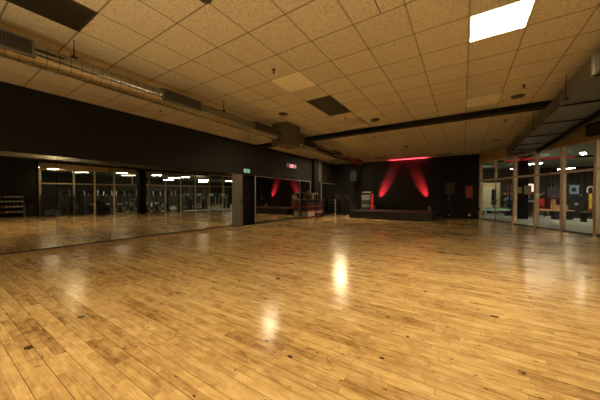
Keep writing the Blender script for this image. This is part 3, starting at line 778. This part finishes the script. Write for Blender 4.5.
# gym interior seen straight through the windows
struct(MB().box(2.43, 2.85, 17.5, 17.95, 0, 3.42, .006).obj('trim_4', 'blackwall'), 'square black column inside the gym behind the third window', 'column')
struct(MB().box(P0.x, 2.35, 24.3, 24.5, 0, 2.25).obj('wall_gym_cream', 'cream'), 'cream lit wall behind the far glass door', 'wall')
e = empty('door_4', (1.60, 24.3, 0), 0, 'pale inner doorway in the cream wall behind the far glass door', 'door', kind='structure')
MB().box(-.32, .32, -.03, -.005, 0, 2.0).obj('door_leaf', 'paledoor', e)
MB().box(-.38, -.32, -.06, 0, 0, 2.06).box(.32, .38, -.06, 0, 0, 2.06).box(-.32, .32, -.06, 0, 2.0, 2.06).obj('door_frame', 'wood', e)
def mat_bench(loc, rz_, c, label):
    e = empty('exercise_bench', loc, rz_, label, 'bench')
    MB().box(-.75, .75, -.24, .24, .30, .40, .03).obj('bench_pad', c, e)
    for s_ in (-.6, .6): MB().box(s_ - .03, s_ + .03, -.2, .2, 0, .30).obj('bench_leg', 'blackm', e)
mat_bench((1.65, 20.0, 0), .15, 'cyan', 'low pale blue padded bench on the gym floor behind the far glass door')
mat_bench((2.05, 22.3, 0), .5, 'green', 'low green padded bench behind the pale blue bench')
e = empty('punching_bag_stand', (1.82, 22.7, 0), 0, 'tall black stand silhouetted before the cream wall', 'stand')
MB().cyl((0, 0, 0), (0, 0, .05), .28, seg=20).obj('stand_base', 'rubber', e)
MB().cyl((0, 0, .05), (0, 0, .6), .035).obj('pole', 'blackm', e, True)
MB().cyl((0, 0, .6), (0, 0, 1.7), .13, .11, seg=20).obj('bag', 'rubber', e, True)
# sign boards on the column
for dx, z, w_, h_, lb in ((2.50, 1.35, .16, .34, 'small beige notice board on the left of the black gym column'), (2.80, 1.30, .26, .46, 'larger beige notice board with red edge on the black gym column')):
    e = empty('notice_board', (dx, 17.49, z), 0, lb, 'notice board')
    MB().box(-w_ / 2, w_ / 2, -.02, 0, 0, h_, .003).obj('board_face', 'wood', e)
    MB().box(w_ / 2, w_ / 2 + .03, -.025, 0, -.02, h_ + .02).obj('board_edge', 'red' if w_ > .2 else 'sill', e)
e = empty('standing_lamp', (3.20, 19.2, 0), 0, 'round white globe lamp glowing behind the black gym column', 'lamp')
MB().cyl((0, 0, 0), (0, 0, .03), .16, seg=20).obj('lamp_base', 'black', e)
MB().cyl((0, 0, .03), (0, 0, 1.45), .015).obj('lamp_pole', 'blackm', e, True)
MB().sph((0, 0, 1.68), .24, 1.15, 1, 1, seg=20).obj('lamp_shade', 'lampwhite', e, True)
# lounge counter
e = empty('lounge_counter', (3.95, 18.35, 0), math.radians(6), 'low counter with wooden top and black base behind the fourth window', 'counter')
MB().box(-.75, .75, -.30, .30, .42, .48, .006).obj('counter_top', 'wood', e)
MB().box(.02, .70, -.26, .26, 0, .42, .004).obj('counter_base', 'black', e)
MB().box(-.70, -.64, -.24, .24, 0, .42).obj('counter_leg', 'blackm', e)
e = empty('planter_box', (4.22, 18.42, .481), math.radians(6), 'pale wooden box standing on the low counter', 'box')
MB().box(-.24, .28, -.14, .14, 0, .26, .004).box(-.30, -.18, -.12, .12, 0, .55, .004).obj('box_body', 'wood', e)
MB().box(-.02, .20, -.145, -.14, .06, .18).obj('box_panel', 'silver', e)
e = empty('lounge_chair', (3.75, 19.9, 0), 2.8, 'red chair behind the low wooden counter', 'chair')
MB().box(-.25, .25, -.25, .25, .42, .50, .02).obj('seat', 'red', e)
MB().box(-.22, .22, .20, .26, .62, 1.05, .02).obj('backrest', 'red', e)
for a_ in (-.21, .21):
    for b_ in (-.21, .21): MB().cyl((a_, b_, 0), (a_, b_, .42), .016).obj('leg', 'blackm', e, True)
e = empty('wall_screen', (4.75, 21.6, 1.05), .1, 'dim greyish pink screen panel behind the low counter', 'screen')
MB().box(-.45, .45, -.05, 0, .05, .75, .01).obj('screen_frame', 'black', e)
MB().box(-.42, .42, -.056, -.05, .03, .72).obj('display', emit('dim_pink_screen', (.40, .30, .27), .10), e)
MB().box(-.05, .05, -.04, 0, -1.05, 0).box(-.3, .3, -.15, .12, -1.05, -1.01).obj('screen_stand', 'blackm', e)
e = empty('drinks_kiosk', (5.15, 20.0, 0), .15, 'black drinks kiosk with lit screen behind the fifth window', 'kiosk')
MB().box(-.34, .34, -.30, .30, 0, 1.25, .01).obj('kiosk_body', 'black', e)
MB().box(-.34, .16, -.24, .1, 1.25, 1.85, .01).obj('kiosk_head', 'black', e)
MB().box(-.28, .10, -.25, -.24, 1.32, 1.80).obj('display', 'screen', e)
MB().box(-.20, -.02, -.262, -.25, 1.45, 1.68).obj('display_panel', 'black', e)
MB().cyl((-.02, -.305, .78), (-.02, -.315, .78), .07, seg=20).cyl((-.02, -.316, .78), (-.02, -.318, .78), .05, seg=20).obj('cup_hatch', 'silver', e, True)
e = empty('cable_machine', (5.78, 20.0, 0), 0, 'tall slim machine with white arched top beside the kiosk', 'machine')
MB().box(-.16, -.12, -.04, .04, 0, 1.75).box(.12, .16, -.04, .04, 0, 1.75).box(-.2, .2, -.3, .25, 0, .06).obj('frame', 'blackm', e)
MB().tube([(-.13, -.05, 1.4), (-.13, -.05, 1.62), (-.07, -.05, 1.72), (.03, -.05, 1.72), (.09, -.05, 1.62), (.09, -.05, 1.4)], .03).obj('arched_top', 'white', e, True)
MB().box(-.06, .06, -.05, .03, .55, 1.35).obj('weight_stack', 'yellow', e)
MB().box(-.2, .15, -.28, -.05, .42, .50, .02).obj('seat', 'red', e)
e = empty('bar_counter', (6.35, 21.0, 0), .02, 'long wooden bar counter running behind the right windows', 'counter')
MB().box(-.85, 1.6, -.2, .2, .98, 1.05, .006).obj('counter_top', 'wood', e)
MB().box(-.75, 1.5, -.02, .1, 0, .98).obj('counter_front', 'gymwall', e)
e = empty('gym_bench', (5.2, 17.2, 0), .3, 'black low bench at the right edge of the photo behind the last window', 'bench')
MB().box(-.6, .6, -.18, .18, .38, .46, .02).obj('bench_pad', 'rubber', e)
for s_ in (-.5, .5): MB().box(s_ - .03, s_ + .03, -.15, .15, 0, .38).obj('bench_leg', 'blackm', e)
e = empty('medicine_ball_rack', (3.0, 24.8, 0), 0, 'dark rack with coloured balls at the back of the gym', 'rack')
MB().box(-.55, -.5, -.2, .2, 0, 1.9).box(.5, .55, -.2, .2, 0, 1.9).obj('rack_frame', 'blackm', e)
for z in (.4, .85, 1.3, 1.75): MB().box(-.5, .5, -.18, .18, z - .03, z).obj('shelf', 'blackm', e)
for k, z in enumerate((.4, .85, 1.3)):
    for q in range(4):
        cc = ['green', 'red', 'blue', 'yellow', 'silver'][(k * 4 + q * 3) % 5]
        b = MB().sph((0, 0, 0), .105, seg=14).obj('medicine_ball', cc, None, True); b.location = (2.66 + q * .23, 24.8, z + .105)
        tag(b, '%s medicine ball, %s from the left on shelf %s of the gym ball rack' % ({'silver': 'grey'}.get(cc, cc), ('first', 'second', 'third', 'fourth')[q], ('one', 'two', 'three')[k]), 'ball', 'medicine balls on the rack')

# dumbbell shelves and frames deeper in the gym
def storage_frame(loc, rz_, label, accents):
    e = empty('storage_frame', loc, rz_, label, 'rack', 'storage racks in the gym')
    for s_ in (-.6, .6):
        for q in (-.2, .2): MB().box(s_ - .03, s_ + .03, q - .03, q + .03, 0, 1.75).obj('upright', 'blackm', e)
    for k, z in enumerate((.35, .75, 1.15, 1.55)):
        MB().box(-.6, .6, -.22, .22, z - .02, z + .02).obj('shelf', 'blackm', e)
for loc, r_, lb in (((6.35, 25.0, 0), 0, 'black storage rack by the far gym wall behind the bar counter'), ((3.9, 24.6, 0), .1, 'black storage rack by the far gym wall behind the weight machines'),
                    ((8.3, 25.2, 0), -.1, 'black storage rack in the far right of the gym')):
    storage_frame(loc, r_, lb, None)
def mat_roll(loc, c, label):
    e = empty('rolled_mat', loc, 0, label, 'mat')
    MB().cyl((-.22, 0, .075), (.22, 0, .075), .075, seg=16).obj('mat_body', c, e, True)
    MB().cyl((-.225, 0, .075), (.225, 0, .075), .03, seg=12).obj('mat_core', 'black', e, True)
for (x, y, z), c, lb in (((6.1, 25.0, .77), 'red', 'red rolled mat on the rack behind the bar counter'), ((6.6, 25.0, 1.17), 'silver', 'grey rolled mat on the rack behind the bar counter'),
                         ((6.6, 25.0, .37), 'blue', 'blue rolled mat on the rack behind the bar counter'), ((3.7, 24.6, 1.17), 'green', 'green rolled mat on the rack behind the weight machines'),
                         ((4.15, 24.6, .77), 'cyan', 'pale blue rolled mat on the rack behind the weight machines'), ((8.1, 25.2, 1.17), 'yellow', 'yellow rolled mat on the far right rack')):
    mat_roll((x, y, z), c, lb)
# gym strip lamps
def strip(x, y, z, L, rz_, mat, label):
    e = empty('strip_light', (x, y, z), rz_, label, 'strip light', 'gym strip lights')
    MB().box(-L / 2, L / 2, -.10, .10, .0, .05, .006).obj('lamp_body', 'white', e)
    MB().box(-L / 2 + .02, L / 2 - .02, -.085, .085, -.012, 0).obj('diffuser', mat, e)
    for s_ in (-1, 1): MB().cyl((s_ * L * .35, 0, .05), (s_ * L * .35, 0, 3.42 - z), .006, seg=6).obj('hanger', 'blackm', e)
k = 0
for x, y, z, m in ((6.83, 5.0 - .25, 2.92, 'stripnear'), (6.32, 8.4, 2.92, 'stripnear'), (6.05, 10.8, 2.92, 'stripnear'), (6.1, 13.3, 2.92, 'stripnear'),
                   (3.25, 18.9, 3.0, 'strip'), (5.6, 23.2, 3.0, 'strip'), (4.75, 17.3, 3.22, 'strip'), (3.1, 22.6, 3.1, 'stripdim'),
                   (10.5, 7.2, 3.1, 'stripdim'), (10.5, 10.6, 3.1, 'stripdim'), (10.0, 14.6, 3.1, 'strip'), (10.5, 18.4, 3.1, 'strip'), (9.5, 21.5, 3.1, 'strip'), (13.6, 16.0, 3.1, 'strip'), (13.5, 20.5, 3.1, 'strip')):
    strip(x, y, z, .72 if k < 4 else (.8 if k < 8 else 1.2), 1.25 if k == 6 else -.55, m, 'white strip light in the gym, %s' % (
        'above the cross trainer nearest the window corner', 'above the fourth cross trainer', 'above the last cross trainers', 'above the front weight machines',
        'hanging behind the black gym column', 'hanging over the far wooden bar counter', 'hanging behind the right windows', 'dim, above the machines by the far door',
        'dim, deep in the gym behind the near cross trainers', 'dim, deep in the gym behind the far cross trainers', 'deep in the gym above the treadmills', 'deep in the gym right of the bar counter',
        'deep in the gym at the far side', 'by the outer gym wall, nearer one', 'by the outer gym wall, farther one')[k])
    k += 1
# red led line in the gym
e = empty('red_led_strip', (0, 0, 0), 0, 'thin glowing red light line near the gym ceiling behind the windows', 'light strip')
MB().box(1.75, 2.4, 16.6, 16.64, 3.0, 3.03).box(2.55, 4.3, 16.6, 16.64, 3.0, 3.025).obj('glowing_line', 'redled', e)
MB().box(1.4, 6.0, 16.64, 16.72, 2.98, 3.06).obj('carrier_bar', 'beam', e)
for xx in (1.8, 3.4, 5.2): MB().cyl((xx, 16.68, 3.06), (xx, 16.68, 3.42), .006, seg=6).obj('hanger', 'blackm', e)
# gym rectangular duct
e = empty('gym_duct', (0, 0, 0), 0, 'rectangular duct under the gym ceiling behind the windows', 'duct')
MB().box(7.7, 8.3, 3.0, 26.0, 3.12, 3.42).obj('duct_body', 'sheet', e)
for q in range(16): MB().box(7.67, 8.33, 3.5 + q * 1.45, 3.54 + q * 1.45, 3.09, 3.42).obj('flange', 'beam', e)
# pale windows glowing at the far side of the gym
for k, (x, y, w_) in enumerate(((9.0, 26.95, .7), (10.4, 26.95, .9), (12.0, 26.95, .7))):
    e = empty('window_%d' % (20 + k), (x, y, 1.0), 0, 'lit pale opening in the far gym wall, %s from the left' % ('first', 'second', 'third')[k], 'window', kind='structure')
    MB().box(-w_ / 2, w_ / 2, -.03, 0, 0, 1.6).obj('pane', emit('lit_opening_%d' % k, (1, .85, .6), .8), e)
    MB().box(-w_ / 2 - .05, -w_ / 2, -.05, 0, 0, 1.6).box(w_ / 2, w_ / 2 + .05, -.05, 0, 0, 1.6).box(-w_ / 2 - .05, w_ / 2 + .05, -.05, 0, 1.6, 1.66).obj('frame', 'wood', e)

# ------------------------------------------------------------------ lamps
def lamp(kind, name, loc, energy, col, target=None, **kw):
    l = bpy.data.lights.new(name, kind); l.energy = energy; l.color = col
    for k_, v in kw.items(): setattr(l, k_, v)
    o = bpy.data.objects.new(name, l); COL.objects.link(o); o.location = loc
    if target is not None: o.rotation_euler = (Vector(target) - Vector(loc)).to_track_quat('-Z', 'Y').to_euler()
    return o
for x, tx in ((-4.66, -4.17), (-1.50, -1.93)):
    lamp('SPOT', 'red_spot_lamp', (x, YB - .34, .62), 6500, (1, .03, .05), (tx, YB, 1.62), spot_size=math.radians(27), spot_blend=1.0, shadow_soft_size=.01)
lamp('AREA', 'added_red_wash', (-2.75, YB - .13, CEIL - .10), 22, (1, .05, .08), (-2.75, YB - .13, CEIL + 1), shape='RECTANGLE', size=2.0, size_y=.04)  # added lamp without a fixture, makes the red glow line on the ceiling
for x, y, e_ in ((3.6, 18.2, 70), (9.5, 9.5, 36), (9.0, 21.0, 80), (2.6, 22.0, 25), (11.5, 5.5, 36), (7.5, 16.0, 30)):
    lamp('AREA', 'gym_fill_area', (x, y, 3.38), e_, (1, .86, .58), (x, y, 0), shape='SQUARE', size=1.2)  # added area lamps without fixtures, they brighten the gym
for x, y, e_ in ((8.2, 5.4, 520), (7.2, 7.6, 520), (6.2, 10.0, 520), (5.5, 12.2, 420), (5.4, 16.0, 160), (4.9, 19.3, 260), (2.4, 18.5, 60), (8.0, 22.0, 200)):
    lamp('SPOT', 'gym_fill_spot', (x, y, 3.3), e_, (1, .88, .62), (x, y, 0), spot_size=math.radians(70), spot_blend=.8, shadow_soft_size=.0)  # added cones without fixtures, they light the gym floor only
lamp('AREA', 'cream_wall_fill', (1.4, 22.8, 3.3), 22, (1, .88, .6), (1.4, 24.3, 1.0), shape='SQUARE', size=.4)  # unseen lamp without a fixture, aimed at the cream wall
lamp('AREA', 'ceiling_fill', (-1.0, -2.2, .3), 165, (1, .78, .43), (-1.0, -2.2, 3), shape='SQUARE', size=1.5)  # added fill behind the camera, lifts the ceiling brightness

wd = bpy.data.worlds.new('night'); scene.world = wd; wd.use_nodes = True
wd.node_tree.nodes['Background'].inputs[0].default_value = (.012, .012, .015, 1)
wd.node_tree.nodes['Background'].inputs[1].default_value = .3

# ------------------------------------------------------------------ camera
cam = bpy.data.cameras.new('camera'); co = bpy.data.objects.new('camera', cam); COL.objects.link(co)
cam.sensor_width = 36; cam.sensor_fit = 'HORIZONTAL'; cam.lens = 251.2 / 600 * 36
cam.clip_start = .05; cam.clip_end = 100
co.location = (0, 0, 1.178)
co.rotation_euler = (math.radians(90) - .0132, 0, .5763)
scene.camera = co
scene.view_settings.view_transform = 'Standard'
scene.view_settings.look = 'None'
scene.view_settings.exposure = 0
scene.cycles.use_denoising = True
scene.cycles.max_bounces = 10
scene.cycles.diffuse_bounces = 5
scene.cycles.glossy_bounces = 6
scene.cycles.transparent_max_bounces = 24
scene.cycles.sample_clamp_indirect = 6
scene.cycles.caustics_reflective = False
